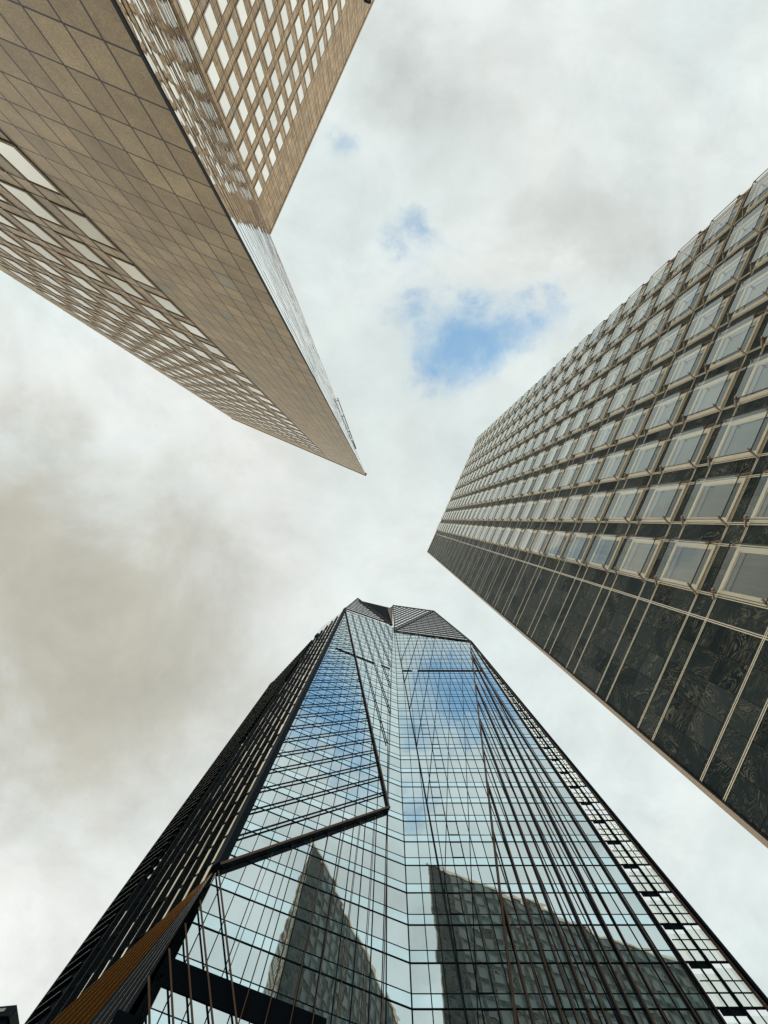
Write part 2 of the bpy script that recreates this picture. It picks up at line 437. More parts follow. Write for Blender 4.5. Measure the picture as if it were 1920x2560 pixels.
def a_window_boxes(P, a0, z0, ww, wh, fr, pn, sub=0):
    t = 0.035
    fr.box(P, a0 - t, a0 + ww + t, z0 - t, z0, 0.0, 0.045, sub); fr.box(P, a0 - t, a0 + ww + t, z0 + wh, z0 + wh + t, 0.0, 0.045, sub)
    fr.box(P, a0 - t, a0, z0, z0 + wh, 0.0, 0.045, sub); fr.box(P, a0 + ww, a0 + ww + t, z0, z0 + wh, 0.0, 0.045, sub)
    # inner casement line
    fr.box(P, a0 + 0.09, a0 + 0.125, z0 + 0.09, z0 + wh - 0.02, 0.012, 0.03, sub)
    fr.box(P, a0 + 0.02, a0 + ww - 0.02, z0 + 0.09, z0 + 0.125, 0.012, 0.03, sub)


wins = []
WWA, WHA = 1.29, 2.17
for i in range(9):
    a0 = GW + 0.04 + i * PA
    if a0 + WWA > L1 - 0.2: break
    for kz in range(-4, 20):
        z0 = 13.42 + H * kz
        if z0 < 0: continue
        wins.append((seen_size(W1, a0, a0 + WWA, z0, z0 + WHA), W1, a0, z0))
for i in range(27):
    a0 = 0.55 + i * PA
    for kz in range(-13, 7):
        z0 = 42.42 + H * kz
        if z0 < 0: continue
        wins.append((seen_size(W3, a0, a0 + WWA, z0, z0 + WHA), W3, a0, z0))
wins.sort(key=lambda q: -q[0])


def a_pane(mb, P, a0, z0, mi=0):
    t1, t2 = random.gauss(0, 0.0015), random.gauss(0, 0.0015)
    pts = []
    for a, z in ((a0, z0), (a0 + WWA, z0), (a0 + WWA, z0 + WHA), (a0, z0 + WHA)):
        pts.append(P.p(a, z, 0.010 + t1 * (a - a0) + t2 * (z - z0)))
    mb.poly(pts, mi, tone=random.random())


proto = {}
for key, P in (('w1', W1), ('w3', W3)):
    fr = MB(); a_window_boxes(P, 0, 0, WWA, WHA, fr, None)
    o = fr.build('window', M_AFRAME); proto[key] = o


def a_joints(mb, P, a0, z0, mi=0):
    # dark joints running along the window row and column
    mb.box(P, a0 - 0.075, a0 - 0.05, z0 - 1.0, z0 + WHA + 0.2, 0.0, 0.012, mi)
    mb.box(P, a0 + WWA + 0.05, a0 + WWA + 0.075, z0 - 1.0, z0 + WHA + 0.2, 0.0, 0.012, mi)


first = {'w1': True, 'w3': True}
rest = MB()
for n_, (sz, P, a0, z0) in enumerate(wins):
    key = 'w1' if P is W1 else 'w3'
    if n_ < 100:
        src = proto[key]
        if first[key]: o = src; first[key] = False
        else: o = src.copy(); COL.objects.link(o)
        loc = P.p(a0, z0) - P.p(0, 0)
        o.location = loc; o.parent = TA; o.matrix_parent_inverse = TA.matrix_world.inverted()
        pm = MB(); a_pane(pm, P, a0, z0)
        po = pm.build('pane', M_APANE if P is W1 else M_APANE3)
        po.parent = o
        po.matrix_parent_inverse = (TA.matrix_world @ o.matrix_parent_inverse @ o.matrix_basis).inverted()
    else:
        a_window_boxes(P, a0, z0, WWA, WHA, rest, None, 0); a_pane(rest, P, a0, z0, 1 if P is W1 else 2)
rest.build('far_window', [M_AFRAME, M_APANE, M_APANE3], TA, 'stuff')
jm = MB()
for i in range(9):
    a0 = GW + 0.04 + i * PA
    if a0 + WWA > L1 - 0.2: break
    if i: jm.box(W1, a0 - 0.07, a0 - 0.045, GROUND, HA - 4, 0, 0.012)
    jm.box(W1, a0 + WWA + 0.045, a0 + WWA + 0.07, GROUND, HA - 4, 0, 0.012)
for i in range(27):
    a0 = 0.55 + i * PA
    jm.box(W3, a0 - 0.09, a0 - 0.05, GROUND, H3 - 0.2, 0, 0.012)
    jm.box(W3, a0 + WWA + 0.05, a0 + WWA + 0.09, GROUND, H3 - 0.2, 0, 0.012)
for kz in range(-4, 21):
    z0 = 13.42 + H * kz
    for zz in (z0 - 0.075, z0 + WHA + 0.045): jm.box(W1, GW, L1, zz, zz + 0.03, 0, 0.0135)
for kz in range(-13, 7):
    z0 = 42.42 + H * kz
    for zz in (z0 - 0.09, z0 + WHA + 0.05): jm.box(W3, 0.35, L3, zz, zz + 0.045, 0, 0.0135)
jm.build('dark_joint_lines', M_DARKJ, TA)
# tall mirror wall: narrow strips, each tilted a little so the reflection breaks into jagged strips
mm = MB(); rb = MB()
npan = int(L2 / 0.72)
pw = (L2 - 0.02) / npan
for i in range(npan):
    a0 = 0.02 + i * pw
    yaw0 = random.gauss(0, 0.0055)
    for kz in range(0, 28):
        z0 = GROUND + kz * H; z1 = min(z0 + H, HA)
        if z1 <= z0: continue
        yaw = yaw0 + random.gauss(0, 0.003); pit = random.gauss(0, 0.0012)
        pts = [W2.p(a, z, 0.012 + yaw * (a - a0 - pw / 2) + pit * (z - z0)) for a, z in ((a0, z0), (a0 + pw, z0), (a0 + pw, z1), (a0, z1))]
        mm.poly(pts, 0, tone=random.random())
    rb.box(W2, a0 - 0.012, a0 + 0.012, GROUND, HA, 0.0, 0.018)
mm.build('mirror_glazing', M_AMIRR, TA, recalc=False)
rb.build('glazing_rib', M_BRONZE, TA)
# facade maintenance rails hanging off the roof edge
for o_, dz in ((0.55, 0.0), (0.78, 0.05)):
    r_ = MB()
    (aa, za), (ab, zb) = W2.px(838, 992, o_), W2.px(886, 1124, o_)
    Pa = Vector(((838 + (o_ - .55) * 24 - VU) / F_PX * (HA + 0.6), (994 - VV) / F_PX * (HA + 0.6), HA + 0.6 + dz))
    Pb = Vector(((885 + (o_ - .55) * 24 - VU) / F_PX * (HA + 0.6), (1123 - VV) / F_PX * (HA + 0.6), HA + 0.6 + dz))
    for f0, f1 in ((0, .30), (.31, .62), (.63, .80), (.81, 1.0)):
        r_.rod(Pa.lerp(Pb, f0), Pa.lerp(Pb, f1 - .008), 0.13)
    r_.build('maintenance_rail', M_NAVY, TA)
ar = MB()
for f in (0.05, 0.35, 0.65, 0.92):
    q = Pa.lerp(Pb, f); ar.rod(q, q - Vector((W2.n.x, W2.n.y, 0)) * 1.6, 0.10)
ar.build('rail_bracket', M_NAVY, TA)
# curved davit arm on the lower wing's roof edge
(ad, zd) = W3.px(914, 22, 0.3)
dv = MB(); prev = None
for i in range(13):
    th = math.pi * i / 12
    q = W3.p(ad + 0.3 + 1.6 * (i / 12), H3 - 2.6 + 1.2 * math.sin(th * .5), 0.10 + 0.30 * math.sin(th))
    if prev: dv.rod(prev, q, 0.26)
    prev = q
dv.build('roof_davit', M_NAVY, TA)

# ================================================================== dark granite tower (right)
HB = 102.0; sB = HB / F_PX
BC = Vector((96, 82)) * sB
B1 = Plane(BC, (0.4073, -0.9133)); LB = 311.5 * sB
B2 = Plane(BC, (0.93, -0.37)); B2.n = Vector((0.37, 0.93)).normalized(); LB2 = 58.0
TB = thing('granite_tower', (BC.x, BC.y, GROUND), 'dark swirled granite tower with rows of cream framed projecting windows, on the right', 'tower')
Bt = B1.O + B1.d * LB; Bs = B2.O + B2.d * LB2
body = MB()
prism(body, [tuple(BC), tuple(Bt), tuple(Bt + Vector((10, 2))), tuple(Bs + Vector((-6, -2))), tuple(Bs)], GROUND, HB, 1, 0)
body.build('granite_wall', [M_GRAN, M_ROOF], TB)
cp = MB()
cp.box(B1, -0.02, LB, HB - 0.5, HB + 0.25, -0.3, 0.12); cp.box(B2, 0.3, LB2, HB - 0.5, HB + 0.25, -0.3, 0.12)
cp.build('roof_coping', M_CREAM2, TB)
tr = MB(); tr.box(B1, -0.08, 0.04, GROUND, HB, -0.10, 0.06); tr.build('corner_trim', M_CREAM2, TB)
tr = MB(); tr.box(B1, 0.05, 0.085, GROUND, HB, -0.1, 0.055); tr.build('corner_groove', M_DARKJ, TB)
tr = MB(); tr.box(B1, LB - 0.05, LB + 0.12, GROUND, HB, -0.12, 0.10); tr.build('far_corner_trim', M_CREAM2, TB)
GB = 49.6 * sB; PB = 28.9 * sB; WWB = PB * 0.655; GAP = PB - WWB
WHB = 2.2; Z0B = 15.88
# cream profile lines: pairs of thin ribs
tr = MB()
def dbl_v(P, a, z0, z1):
    tr.box(P, a - 0.042, a - 0.014, z0, z1, 0.0, 0.009); tr.box(P, a + 0.014, a + 0.042, z0, z1, 0.0, 0.009)
    tr.box(P, a - 0.014, a + 0.014, z0, z1, 0.0, 0.005, 1)
def dbl_h(P, z, a0, a1):
    tr.box(P, a0, a1, z - 0.042, z - 0.014, 0.0, 0.012); tr.box(P, a0, a1, z + 0.014, z + 0.042, 0.0, 0.012)
    tr.box(P, a0, a1, z - 0.014, z + 0.014, 0.0, 0.007, 1)
cols = [GB + GAP + i * PB for i in range(9)]
rows = [Z0B + H * kz for kz in range(-5, 27)]
rows = [z for z in rows if z > 0]
dbl_v(B1, GB, GROUND, HB)
for a in cols:
    for e in (a - 0.04, a + WWB + 0.04): dbl_v(B1, e, GROUND, HB - 0.5)
for z in rows:
    dbl_h(B1, z - 0.06, 0.05, LB); dbl_h(B1, z + WHB + 0.06, 0.05, LB)
tr.build('cream_profile_lines', [M_CREAM, M_DARKJ], TB)


def ring(mb, P, a0, z0, ww, wh, t, o0, o1, mi=0):
    mb.box(P, a0, a0 + ww, z0, z0 + t, o0, o1, mi); mb.box(P, a0, a0 + ww, z0 + wh - t, z0 + wh, o0, o1, mi)
    mb.box(P, a0, a0 + t, z0 + t, z0 + wh - t, o0, o1, mi); mb.box(P, a0 + ww - t, a0 + ww, z0 + t, z0 + wh - t, o0, o1, mi)


def b_frame(mb, P, a0, z0, mi=0):
    ring(mb, P, a0, z0, WWB, WHB, 0.13, 0.0, 0.06, mi)
    ring(mb, P, a0 + 0.13, z0 + 0.13, WWB - 0.26, WHB - 0.26, 0.03, 0.0, 0.035, mi)


def b_pane(mb, P, a0, z0, mi=0):
    wall(mb, P, a0 + 0.15, a0 + WWB - 0.15, z0 + 0.15, z0 + WHB - 0.15, 0.018, mi)


SO = 0.29      # stand-off of the outer sheet
def b_sheet(mb, P, a0, z0, mi=0):
    wall(mb, P, a0 - 0.02, a0 + WWB + 0.02, z0 - 0.02, z0 + WHB + 0.02, SO, mi)


def b_rim(mb, P, a0, z0, mi=0):
    ring(mb, P, a0 - 0.03, z0 - 0.03, WWB + 0.06, WHB + 0.06, 0.016, SO - 0.003, SO + 0.025, mi)


def b_bracket(mb, P, a0, z0, ca, cz, mi=0):
    A = P.p(a0 + (WWB + 0.16 if ca else -0.16), z0 + (WHB + 0.10 if cz else -0.10), 0.04)
    B = P.p(a0 + (WWB - 0.08 if ca else 0.08), z0 + (WHB - 0.12 if cz else 0.12), SO + 0.04)
    mb.rod(A, B, 0.055, mi)


bw = []
for i, a in enumerate(cols):
    for z in rows: bw.append((seen_size(B1, a, a + WWB, z, z + WHB), a, z))
bw.sort(key=lambda q: -q[0])
protoB = None
restB = MB()
for n_, (sz, a, z) in enumerate(bw):
    if n_ < 100:
        if protoB is None:
            f = MB(); b_frame(f, B1, 0, 0); wo = f.build('window', M_CREAM)
            kids = []
            f = MB(); b_pane(f, B1, 0, 0); kids.append(f.build('pane', M_BPANE, recalc=False))
            f = MB(); b_sheet(f, B1, 0, 0); kids.append(f.build('outer_sheet', M_SHEET))
            f = MB(); b_rim(f, B1, 0, 0); kids.append(f.build('sheet_rim', M_RIM))
            for ca in (0, 1):
                for cz in (0, 1):
                    f = MB(); b_bracket(f, B1, 0, 0, ca, cz); kids.append(f.build('bracket', M_CREAM2))
            for c in kids: c.parent = wo
            protoB = (wo, kids)
        else:
            wo = protoB[0].copy(); COL.objects.link(wo)
            for c in protoB[1]:
                d = c.copy(); COL.objects.link(d); d.parent = wo
        wo.location = B1.p(a, z) - B1.p(0, 0)
        wo.parent = TB; wo.matrix_parent_inverse = TB.matrix_world.inverted()
    else:
        b_frame(restB, B1, a, z, 0); b_pane(restB, B1, a, z, 1); b_sheet(restB, B1, a, z, 2); b_rim(restB, B1, a, z, 4)
        for ca in (0, 1):
            for cz in (0, 1): b_bracket(restB, B1, a, z, ca, cz, 3)
restB.build('far_window', [M_CREAM, M_BPANE, M_SHEET, M_CREAM2, M_RIM], TB, 'stuff', recalc=False)
# the side facade that only shows as a reflection in the glass tower
sm = MB(); tr = MB()
a = 4.9
dbl_v(B2, GB, GROUND, HB)
for z in rows: dbl_h(B2, z - 0.06, 0.4, LB2); dbl_h(B2, z + WHB + 0.06, 0.4, LB2)
while a < LB2 - 3:
    for e in (a - 0.04, a + WWB + 0.04): dbl_v(B2, e, GROUND, HB - 0.5)
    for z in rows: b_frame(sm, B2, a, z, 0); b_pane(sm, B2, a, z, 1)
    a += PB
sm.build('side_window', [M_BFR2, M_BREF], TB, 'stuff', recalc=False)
tr.build('profile_lines', [M_BFR2, M_DARKJ], TB)

# ================================================================== faceted glass tower (bottom)
HC = 4.076; Z0C = 39.30
FO = Vector((1.8, 38.5))
PR = Plane(FO, (1, 0)); PL = Plane(FO, (-0.930, -0.367))
LPL = 18.57
E1 = PL.O + PL.d * LPL
LF = Plane(E1, (-0.8, 0.6))
LR = 25.7 - 1.8
TC = thing('glass_tower', (FO.x, FO.y, GROUND), 'faceted blue glass tower with dark slanting fins and a louvred crown, at the bottom', 'tower')
ZR0, ZR1 = 171.0, 157.0          # top of the front glazing at the fold and at the right corner
ZL0, ZL1 = 178.0, 175.0
body = MB()
G = LF.O + LF.d * 18.8
def topR(a): return ZR0 + (ZR1 - ZR0) * a / LR
def topL(a): return ZL0 + (ZL1 - ZL0) * a / LPL
pts = [FO - PR.n * 0.3 - PL.n * 0.0, Vector((25.5, 38.8)), Vector((25.5, 70)), Vector((-14, 78)), G + Vector((0.3, 0.3)), E1 - LF.n * 0.4 - PL.n * 0.3]
prism(body, [tuple(p) for p in pts], GROUND, [155, 150, 130, 120, 126, 160], 0, 0)
body.build('core', M_BLACK, TC)


def curtain(name, P, length, topf, a_list, rnd=0.0022):
    gm_ = MB()
    for i in range(len(a_list) - 1):
        a0, a1 = a_list[i], a_list[i + 1]
        ya = random.gauss(0, rnd)
        kz = -11
        while True:
            z0 = Z0C + HC * kz; kz += 1
            zt = min(topf(a0), topf(a1))
            if z0 >= zt + HC: break
            for (zz0, zz1, mi_) in ((z0, z0 + 1.263, 1), (z0 + 1.263, z0 + HC, 0)):
                if zz0 < GROUND: zz0 = GROUND
                if zz1 <= zz0: continue
                q0, q1 = min(zz1, topf(a0)), min(zz1, topf(a1))
                if zz0 >= max(q0, q1) or q0 <= zz0 or q1 <= zz0: continue
                yw = ya + random.gauss(0, rnd); pt = random.gauss(0, rnd * 0.6)
                pp = [P.p(a, z, yw * (a - (a0 + a1) / 2) + pt * (z - zz0)) for a, z in ((a0, zz0), (a1, zz0), (a1, q1), (a0, q0))]
                gm_.poly(pp, mi_, tone=random.random())
    gm_.build(name + '_glazing', [M_CGLASS, M_CSPAN], TC, recalc=False)


MP = 1.285
aR = [0, 1.59]
while aR[-1] + MP < LR - 0.3: aR.append(aR[-1] + MP)
aR.append(LR)
aL = [0, 2.2]
while aL[-1] + MP * 1.1 < LPL - 0.4: aL.append(aL[-1] + MP * 1.1)
aL.append(LPL)
curtain('front', PR, LR, topR, aR)
curtain('angled', PL, LPL, topL, aL)
fl = MB()
levels = [Z0C + HC * i for i in range(-10, 36)]
def grid(P, al, topf, L, lastw=0.04):
    for a in al: fl.box(P, a - lastw, a + lastw, GROUND, topf(a), 0.0, 0.06)
    for z in levels:
        if z > topf(0) + 5: continue
        # clip at the slanted top
        aa = L
        if z > topf(L): aa = L * (topf(0) - z) / (topf(0) - topf(L)) if topf(0) > topf(L) else 0
        if z < topf(0) and aa > 0.1: fl.box(P, 0.0, min(aa, L), z - 0.065, z + 0.035, 0.0, 0.05)
        z2 = z + 1.263; aa = L
        if z2 > topf(L): aa = L * (topf(0) - z2) / (topf(0) - topf(L)) if topf(0) > topf(L) else 0
        if z2 < topf(0) and aa > 0.1: fl.box(P, 0.0, min(aa, L), z2 - 0.022, z2 + 0.022, 0.0, 0.035)
grid(PR, aR, topR, LR)
fl.build('front_mullion_grid', M_NAVY, TC)
fl = MB(); grid(PL, aL, topL, LPL); fl.build('angled_mullion_grid', M_NAVY, TC)
# heavy plant-floor lines
for P, pr in ((PR, [((1005, 1677), (1030, 1677)), ((1044, 1677), (1209, 1677))]), (PL, [((840, 1622), (936, 1657)), ((953, 1664), (975, 1672))])):
    for A, B in pr:
        f = MB(); (a0, z0), (a1, z1) = P.px(*A), P.px(*B); zz = (z0 + z1) / 2
        f.box(P, min(a0, a1), max(a0, a1), zz - 0.35, zz + 0.35, 0.02, 0.12); f.build('plant_floor_band', M_BLACK, TC)
# opening windows with a heavier frame on the front
vent = [(3, 8), (3, 7), (3, 6), (4, 5), (4, 4), (3, 2), (3, 1), (3, 13), (3, 12), (4, 11), (4, 10), (4, 9), (7, 3), (4, 0), (4, -1), (4, -2)]
for i, kz in vent:
    a0, a1 = aR[i], aR[i + 1]; z0 = Z0C + HC * kz + 1.263
    f = MB(); ring(f, PR, a0 + 0.02, z0, a1 - a0 - 0.04, HC - 1.3, 0.05, 0.0, 0.07); f.build('opening_window_frame', M_NAVY, TC)


def fin(P, A, B, o0=0.35, o1=0.85, w=0.09, mat=M_NAVY, web=False, name='fin', edge=None, px=True):
    """a ladder fin standing off the facade: back rail, front rail, ties (or a solid web)"""
    a = P.px(*A, (o0 + o1) / 2) if px else A
    b = P.px(*B, (o0 + o1) / 2) if px else B
    f = MB()
    if web == 'single':
        f.bar(P, a, b, w, o0, o1 - 0.02); f.bar(P, a, b, w, o1 - 0.02, o1, 1)
    elif web:
        f.bar(P, a, b, w, o0, o1 - 0.05)
        f.bar(P, a, b, w * 1.05, o1 - 0.05, o1, 1)
    else:
        f.bar(P, a, b, w, o0, o0 + 0.09); f.bar(P, a, b, w, o1 - 0.09, o1, 1)
        L = (Vector(b) - Vector(a)).length; n = max(2, int(L / HC))
        for i in range(n + 1):
            q = Vector(a).lerp(Vector(b), min(max(i / n, 0.01), 0.99))
            q2 = q + (Vector(b) - Vector(a)).normalized() * 0.06
            f.bar(P, q, q2, w * 0.8, o0 + 0.09, o1 - 0.09)
    return f.build(name, [mat, edge or mat], TC)


def anchor(P, pts, o1=0.40, name='fin_anchor'):
    pass


# beams along the facet edges
a2, z2 = PL.px(971, 2026, 0.6)
def e2(u): return (2.06 + (LPL - 2.06) * u, 64.8 + (ZL1 - 64.8) * u)
fin(PL, (2.06, 64.8), (LPL, ZL1), 0.06, 0.42, 0.18, M_NAVY, True, 'facet_beam', M_BRONZE, px=False)
fin(PL, (LPL, 45.2), (2.06, 64.8), 0.06, 0.62, 0.24, M_NAVY, True, 'facet_beam', M_BRONZE, px=False)
fin(PR, (988.8, 1580.8), (1169, 2560), 0.06, 0.3, 0.12, M_NAVY, True, 'facet_beam')
fin(PR, (1175.5, 1604), (1292, 2575), 0.06, 0.5, 0.18, M_NAVY, True, 'facet_beam', M_BRONZE)
fin(PL, (982, 1567), (956, 2575), 0.16, 0.24, 0.07, M_NAVY, 'single', 'facet_beam', M_BRONZE)
# corner beam between the angled facade and the shaded left facade
f = MB(); f.box(LF, -0.5, 0.35, 45.2, 176, -0.2, 0.55); f.build('corner_beam', M_NAVY, TC)
# slanting fins of the upper triangle: parallel to the lower facet beam
sl_ = (64.8 - 45.2) / (LPL - 2.06); se = (ZL1 - 64.8) / (LPL - 2.06)
kz = 0
while True:
    zl = 49.5 + 4.37 * kz; kz += 1
    # meets e2 line: zl + sl_*(LPL-a) = 64.8 + se*(a-2.06)
    a_ = (zl + sl_ * LPL - 64.8 + se * 2.06) / (se + sl_)
    if a_ > LPL - 0.6: break
    fin(PL, (LPL - 0.05, zl), (a_, zl + sl_ * (LPL - a_)), 0.20, 0.30, 0.17, M_NAVY, 'single', px=False)
# fins of the narrow upper facet, parallel to the upper facet beam
for A, B in (((880, 1532.7), (968, 1858)), ((897, 1537), (977.4, 1781)), ((914.4, 1541.8), (977.4, 1716)), ((930.5, 1546), (978, 1664)),
             ((947.6, 1551), (980, 1628)), ((964.8, 1557.9), (981, 1597))):
    fin(PL, A, B, 0.18, 0.30, 0.14, M_NAVY, 'single')
# near vertical fins of the lower facet
for A, B in (((902, 2053.8), (840, 2575)), ((938.3, 2040.7), (904, 2575)), ((863, 2066.8), (778, 2575)), ((822.6, 2081), (722, 2575)),
             ((779, 2095.7), (658, 2575)), ((733, 2113), (592, 2575)), ((682, 2131), (575, 2420))):
    fin(PL, A, B, 0.18, 0.24, 0.055, M_BRONZE, 'single', 'fin', M_BRONZE)
for A, B in (((546, 2177), (594, 2575)), ((500, 2250), (534, 2575)), ((463, 2309), (483, 2575)), ((423, 2372), (434, 2575)), ((372, 2440), (374, 2575))):
    fin(PL, A, B, 0.26, 0.36, 0.12, M_NAVY, 'single', 'fin', M_BRONZE)
# fins of the front facade left of the slanting beam, parallel to it
for X0 in (7.45, 9.95, 12.45, 14.95, 17.45, 19.95, 22.6):
    a0 = X0 - 1.8; zt = topR(a0)
    def e4(z): return 2.15 - 1.8 + (170 - z) * 0.029
    # a = a0 - .131*(zt - z)
    z_ = zt
    while z_ > 2 and a0 - 0.131 * (zt - z_) > e4(z_): z_ -= 0.2
    fin(PR, (a0, zt), (a0 - 0.131 * (zt - z_), z_), 0.16, 0.24, 0.085, M_NAVY, 'single', px=False)
# deep fins right of the slanting beam
def e5(z): return 4.6 - 1.8 + 0.133 * z
X = 25.2; i = 0
zt = 150.0
while zt > 6:
    a0 = e5(zt)
    if a0 < LR:
        s_ = 0.03
        fin(PR, (a0, zt), (a0 - s_ * (zt - 0.0), 0.0), 0.05, 0.42 if i % 2 else 0.24, 0.13 if i % 2 else 0.07, M_NAVY, True, 'fin', M_BRONZE, px=False)
    zt -= 11.0; i += 1
for j in range(2):
    a0 = LR - 0.1 - j * 1.9
    fin(PR, (a0 - 0.2, 152 - 7 * j), (a0, 0.0), 0.05, 0.3, 0.09, M_NAVY, True, 'fin', M_BRONZE, px=False)
# open screen running past the right corner, leaning outwards to the ground
def edge_a(z): return 25.5 - 1.8 + 0.038 * (157 - z)
fr = MB()
fr.bar(PR, (LR, 157), (edge_a(0), 0), 0.26, 0.0, 0.4); fr.build('outer_edge_beam', M_NAVY, TC)
fr = MB(); fr.bar(PR, (LR - 0.1, 150), (edge_a(0) - 0.55, 0), 0.08, 0.1, 0.4); fr.build('outer_edge_rail', M_BRONZE, TC)
wp = MB(); sb = MB(); gp = MB()
for n_, z in enumerate(levels):
    if z > 150: continue
    ae = edge_a(z) - 0.25
    if ae < LR + 0.25: continue
    sb.box(PR, LR, ae, z - 0.09, z + 0.04, 0.02, 0.16); sb.box(PR, LR, ae, z + 1.23, z + 1.29, 0.02, 0.12)
    w_ = (ae - LR - 0.15)
    nb = 1 if w_ < 1.5 else 2
    for b_ in range(nb):
        a0 = LR + 0.15 + b_ * w_ / nb; a1 = a0 + w_ / nb - 0.22
        wp = MB(); wp.box(PR, a0, a1, z + 0.10, z + 1.15, 0.05, 0.08)
        if random.random() < 0.9:
            zt_ = z + HC - (0.95 if b_ == 0 else 0.55) - random.random() * 0.2
            wp.box(PR, a0, a1, z + 1.36, zt_, 0.05, 0.08)
        wp.build('screen_pane', M_SHEET, TC)
        if w_ > 1.2:
            am = (a0 + a1) / 2; sb.box(PR, am - 0.03, am + 0.03, z, z + HC, 0.03, 0.12); sb.box(PR, a0, a1, z + 2.3, z + 2.36, 0.03, 0.10)
        if b_ == 0: sb.box(PR, a0, a1, z + HC - 0.62, z + HC - 0.15, 0.05, 0.10)
        sb.box(PR, a1 + 0.02, a1 + 0.18, z, z + HC, 0.02, 0.20)
sb.build('outer_screen_frame', M_NAVY, TC)
# two long rails crossing the screen
for da, db in ((0.9, 2.1), (0.3, 0.9)):
    fin(PR, (LR + da * 0.2, 140), (LR + db * 1.3, 0), 0.18, 0.34, 0.09, M_NAVY, True, 'fin', px=False)
# dark plant band and entrance wall low on the angled facade
f = MB(); aB, zB = PL.px(818, 2536)
f.box(PL, aB, LPL + 0.2, 33.9, 36.0, 0.02, 0.07); f.build('plant_floor_band', M_BLACK, TC)
f = MB(); a3, z3 = PL.px(372, 2520)
f.box(PL, a3, LPL + 1.8, 5, 31.6, 0.02, 0.08); f.build('dark_base_panel', M_BLACK, TC)

# louvred crown
def px_tri(P, pts, o=0.0): return [P.px(u, v, o) for u, v in pts]
def clip_line(tri, c, dirv):
    """intersections of the line {x: x.nrm = c} with the triangle edges"""
    nrm = Vector((-dirv.y, dirv.x)); out = []
    for i in range(3):
        A, B = Vector(tri[i]), Vector(tri[(i + 1) % 3]); fa, fb = A.dot(nrm) - c, B.dot(nrm) - c
        if fa * fb < 0: out.append(A.lerp(B, fa / (fa - fb)))
    return out
def louvre(P, pts, along, step, w, o0, o1, backing=None, edge=0.35, name='louvre_screen', cross=2.4):
    tri = px_tri(P, pts); f = MB()
    d = (Vector(tri[along[1]]) - Vector(tri[along[0]])).normalized(); nrm = Vector((-d.y, d.x))
    cs = [Vector(t).dot(nrm) for t in tri]; c = min(cs) + step * 0.5
    while c < max(cs):
        q = clip_line(tri, c, d)
        if len(q) == 2: f.bar(P, q[0], q[1], w, o0, o1)
        c += step
    up = Vector((0, 1)) if abs(d.y) < 0.9 else Vector((1, 0))
    nrm = Vector((-up.y, up.x)); cs = [Vector(t).dot(nrm) for t in tri]; c = min(cs) + cross * 0.5
    while c < max(cs):
        q = clip_line(tri, c, up)
        if len(q) == 2: f.bar(P, q[0], q[1], 0.10, o0 - 0.1, o0)
        c += cross
    for i in range(3): f.bar(P, tri[i], tri[(i + 1) % 3], edge, o0 - 0.1, o1 + 0.1)
    o = f.build(name, M_LOUV, TC)
    if backing:
        b = MB(); b.poly([P.p(x, z, o0 - 0.25) for x, z in tri]); b.poly([P.p(x, z, o0 - 0.32) for x, z in tri]); b.build('louvre_backing', backing, TC)
    return o
louvre(PL, ((863, 1523), (894, 1497), (981, 1564)), (0, 2), 2.6, 0.95, 0.1, 0.3)
louvre(PR, ((982.4, 1514.5), (1084.6, 1529), (987, 1577)), (1, 2), 1.9, 0.85, 0.1, 0.3, None)
louvre(PR, ((1084.6, 1529), (1175.3, 1604), (987, 1579)), (1, 2), 2.6, 1.35, 0.1, 0.3, None)
f = MB(); tri = px_tri(PL, ((894, 1497), (977, 1517), (981, 1562)))
f.poly([PL.p(x, z, -0.5) for x, z in tri]); f.poly([PL.p(x, z, -0.8) for x, z in tri]); f.build('crown_dark_panel', M_BLACK, TC)
f = MB(); tri = px_tri(PL, ((969, 1521), (982, 1514), (982, 1562)))
f.poly([PL.p(x, z, -0.2) for x, z in tri]); f.poly([PL.p(x, z, -0.4) for x, z in tri]); f.build('crown_bronze_panel', M_BRONZE, TC)

# shaded left facade: glazing, upright fins, fine horizontal slats, copper brown soffit
LLF = 18.8
def topF(a):
    if a < 8.9: return 175 + (164 - 175) * a / 8.9
    return 164 + (129 - 164) * (a - 8.9) / (LLF - 8.9)
f = MB()
for i in range(14):
    a0, a1 = LLF * i / 14, LLF * (i + 1) / 14
    for z0 in [GROUND] + [z for z in levels if z > 0]:
        z1 = z0 + HC
        q0, q1 = min(z1, topF(a0)), min(z1, topF(a1))
        if q0 <= z0 and q1 <= z0: continue
        q0, q1 = max(q0, z0), max(q1, z0)
        yw, pt = random.gauss(0, 0.004), random.gauss(0, 0.004)
        f.poly([LF.p(a, z, yw * (a - a0) + pt * (z - z0)) for a, z in ((a0, z0), (a1, z0), (a1, q1), (a0, q0))], 0, tone=random.random())
f.build('shaded_glazing', M_LGLASS, TC, recalc=False)
def bound(z):            # limit between upright fins and horizontal slats
    return 10.5 + (1 - min(max((z - 30) / 110, 0), 1)) * 6.3
for i in range(9):
    a0 = 0.85 + i * 1.8
    zt = topF(a0) - 1.0; zb = 0.0
    # fin lives where bound(z) > a0
    z_ = 0.0
    zt2 = zt
    while zt2 > 0 and bound(zt2) < a0: zt2 -= 1.0
    if zt2 < 2: continue
    g_ = MB(); g_.box(LF, a0 - 0.07, a0 + 0.07, 0, zt2, 0.0, 0.27)
    g_.box(LF, a0 - 0.09, a0 + 0.09, 0, zt2, 0.27, 0.30)
    g_.build('upright_fin', M_NAVY, TC)
sm = MB()
for z in levels:
    if z < 0: continue
    ab = min(bound(z), LLF)
    if z < topF(0): sm.box(LF, 0, ab, z - 0.07, z + 0.07, 0.0, 0.06)
sm.build('floor_edge_band', M_NAVY, TC)
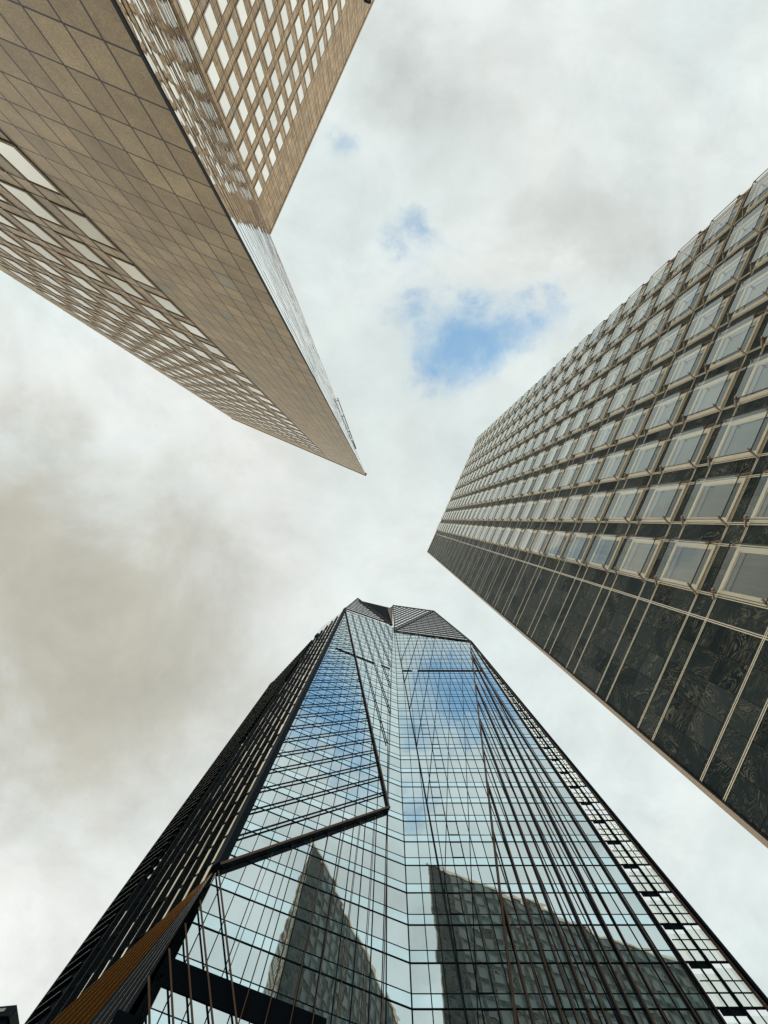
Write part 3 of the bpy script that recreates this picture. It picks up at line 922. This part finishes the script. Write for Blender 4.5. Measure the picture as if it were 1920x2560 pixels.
# dark backing and fine slats in the left part
bk = MB(); sl2 = MB()
n = 24
for i in range(n):
    z0, z1 = 5 + 158 * i / n, 5 + 158 * (i + 1) / n
    a0, a1 = bound(z0), bound(z1)
    def amax(z): return LLF if z <= 129 else 8.9 + (164 - z) / 35 * (LLF - 8.9)
    if amax(z1) <= a1: break
    bk.poly([LF.p(a0, z0, 0.06), LF.p(amax(z0), z0, 0.06), LF.p(amax(z1), z1, 0.06), LF.p(a1, z1, 0.06)])
bk.build('slat_backing', M_BLACK, TC)
z = 4.0
while z < 160:
    am = LLF if z <= 129 else 8.9 + (164 - z) / 35 * (LLF - 8.9)
    if am > bound(z) + 0.3:
        sl2.box(LF, bound(z), am, z, z + 0.10, 0.06, 0.40, 0)
        sl2.box(LF, bound(z), am, z - 0.02, z + 0.02, 0.40, 0.43, 1)
    z += HC / 3
sl2.build('horizontal_slats', [M_NAVY, M_CONC], TC)
f = MB(); f.box(LF, LLF - 0.15, LLF + 0.1, GROUND, 129, 0.0, 0.45); f.build('outer_edge_beam', M_NAVY, TC)
f = MB(); f.box(LF, LLF - 1.2, LLF + 0.1, 127.5, 130.0, -0.2, 0.5); f.build('parapet_block', M_NAVY, TC)
f = MB(); f.box(LF, 9.2, 10.2, 159, 162.5, -0.2, 0.45); f.build('parapet_block', M_NAVY, TC)
# copper soffit wedge low on the left facade: a folded canopy of long boards
O_ = 0.75
apex = LF.px(531, 2182, O_)
bl, br_, bd = LF.px(121, 2564, O_), LF.px(216, 2564, O_), LF.px(300, 2564, O_)
cb, ce, db = MB(), MB(), MB()
def L2P(q, o): return LF.p(q[0], q[1], o)
cb.poly([L2P(apex, O_), L2P(bl, O_), L2P(br_, O_)]); cb.poly([L2P(apex, O_ - .1), L2P(bl, O_ - .1), L2P(br_, O_ - .1)])
for i in range(8):
    q = Vector(bl).lerp(Vector(br_), i / 7)
    s0 = Vector(apex).lerp(q, 0.0 + 0.06 * (i % 3))
    ce.bar(LF, s0, q, 0.035, O_, O_ + 0.016)
db.poly([L2P(apex, O_ - .02), L2P(br_, O_ - .02), L2P(bd, O_ - .02)]); db.poly([L2P(apex, O_ - .12), L2P(br_, O_ - .12), L2P(bd, O_ - .12)])
for i in range(1, 6):
    q = Vector(br_).lerp(Vector(bd), i / 6); db.bar(LF, apex, q, 0.03, O_ - .02, O_ - 0.012, 1)
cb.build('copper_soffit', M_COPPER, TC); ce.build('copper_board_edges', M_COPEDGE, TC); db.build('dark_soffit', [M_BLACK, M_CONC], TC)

# ================================================================== small dark block at the lower left corner
HD = 60.0
DC = Vector((41 - VU, 2519.5 - VV)) * (HD / F_PX)
D1 = Plane(DC, (-0.995, 0.10)); D2 = Plane(DC, (0.14, 0.99))
TD = thing('office_block', (DC.x, DC.y, GROUND), 'dark block with a grey cornice peeking in at the lower left corner', 'building')
f = MB()
d1, d2 = D1.d, D2.d
q = [DC, DC + d1 * 26, DC + d1 * 26 + d2 * 20, DC + d2 * 20]
prism(f, [tuple(x) for x in q], GROUND, HD - 1.2, 0, 0); f.build('wall', M_BLACK, TD)
f = MB(); f.box(D1, -0.1, 26, HD - 1.3, HD, -0.5, 0.35); f.box(D2, 0.0, 20, HD - 1.3, HD - 0.05, -0.5, 0.15); f.build('cornice', M_NAVY, TD)
f = MB(); f.box(D1, 0.9, 26, HD - 0.75, HD - 0.35, 0.36, 0.42); f.box(D1, 1.3, 26, HD - 2.9, HD - 1.7, 0.02, 0.10); f.build('cornice_band', M_CONC, TD)
for i in range(10):
    f = MB(); f.box(D1, 0.9 + i * 2.5, 2.6 + i * 2.5, HD - 5.2, HD - 3.4, 0.02, 0.08); f.build('window', M_CSPAN, TD)
f = MB(); f.box(D2, 0.7, 1.5, HD - 3.1, HD - 2.85, 0.16, 0.25); f.build('lamp_bracket', M_CREAM, TD)
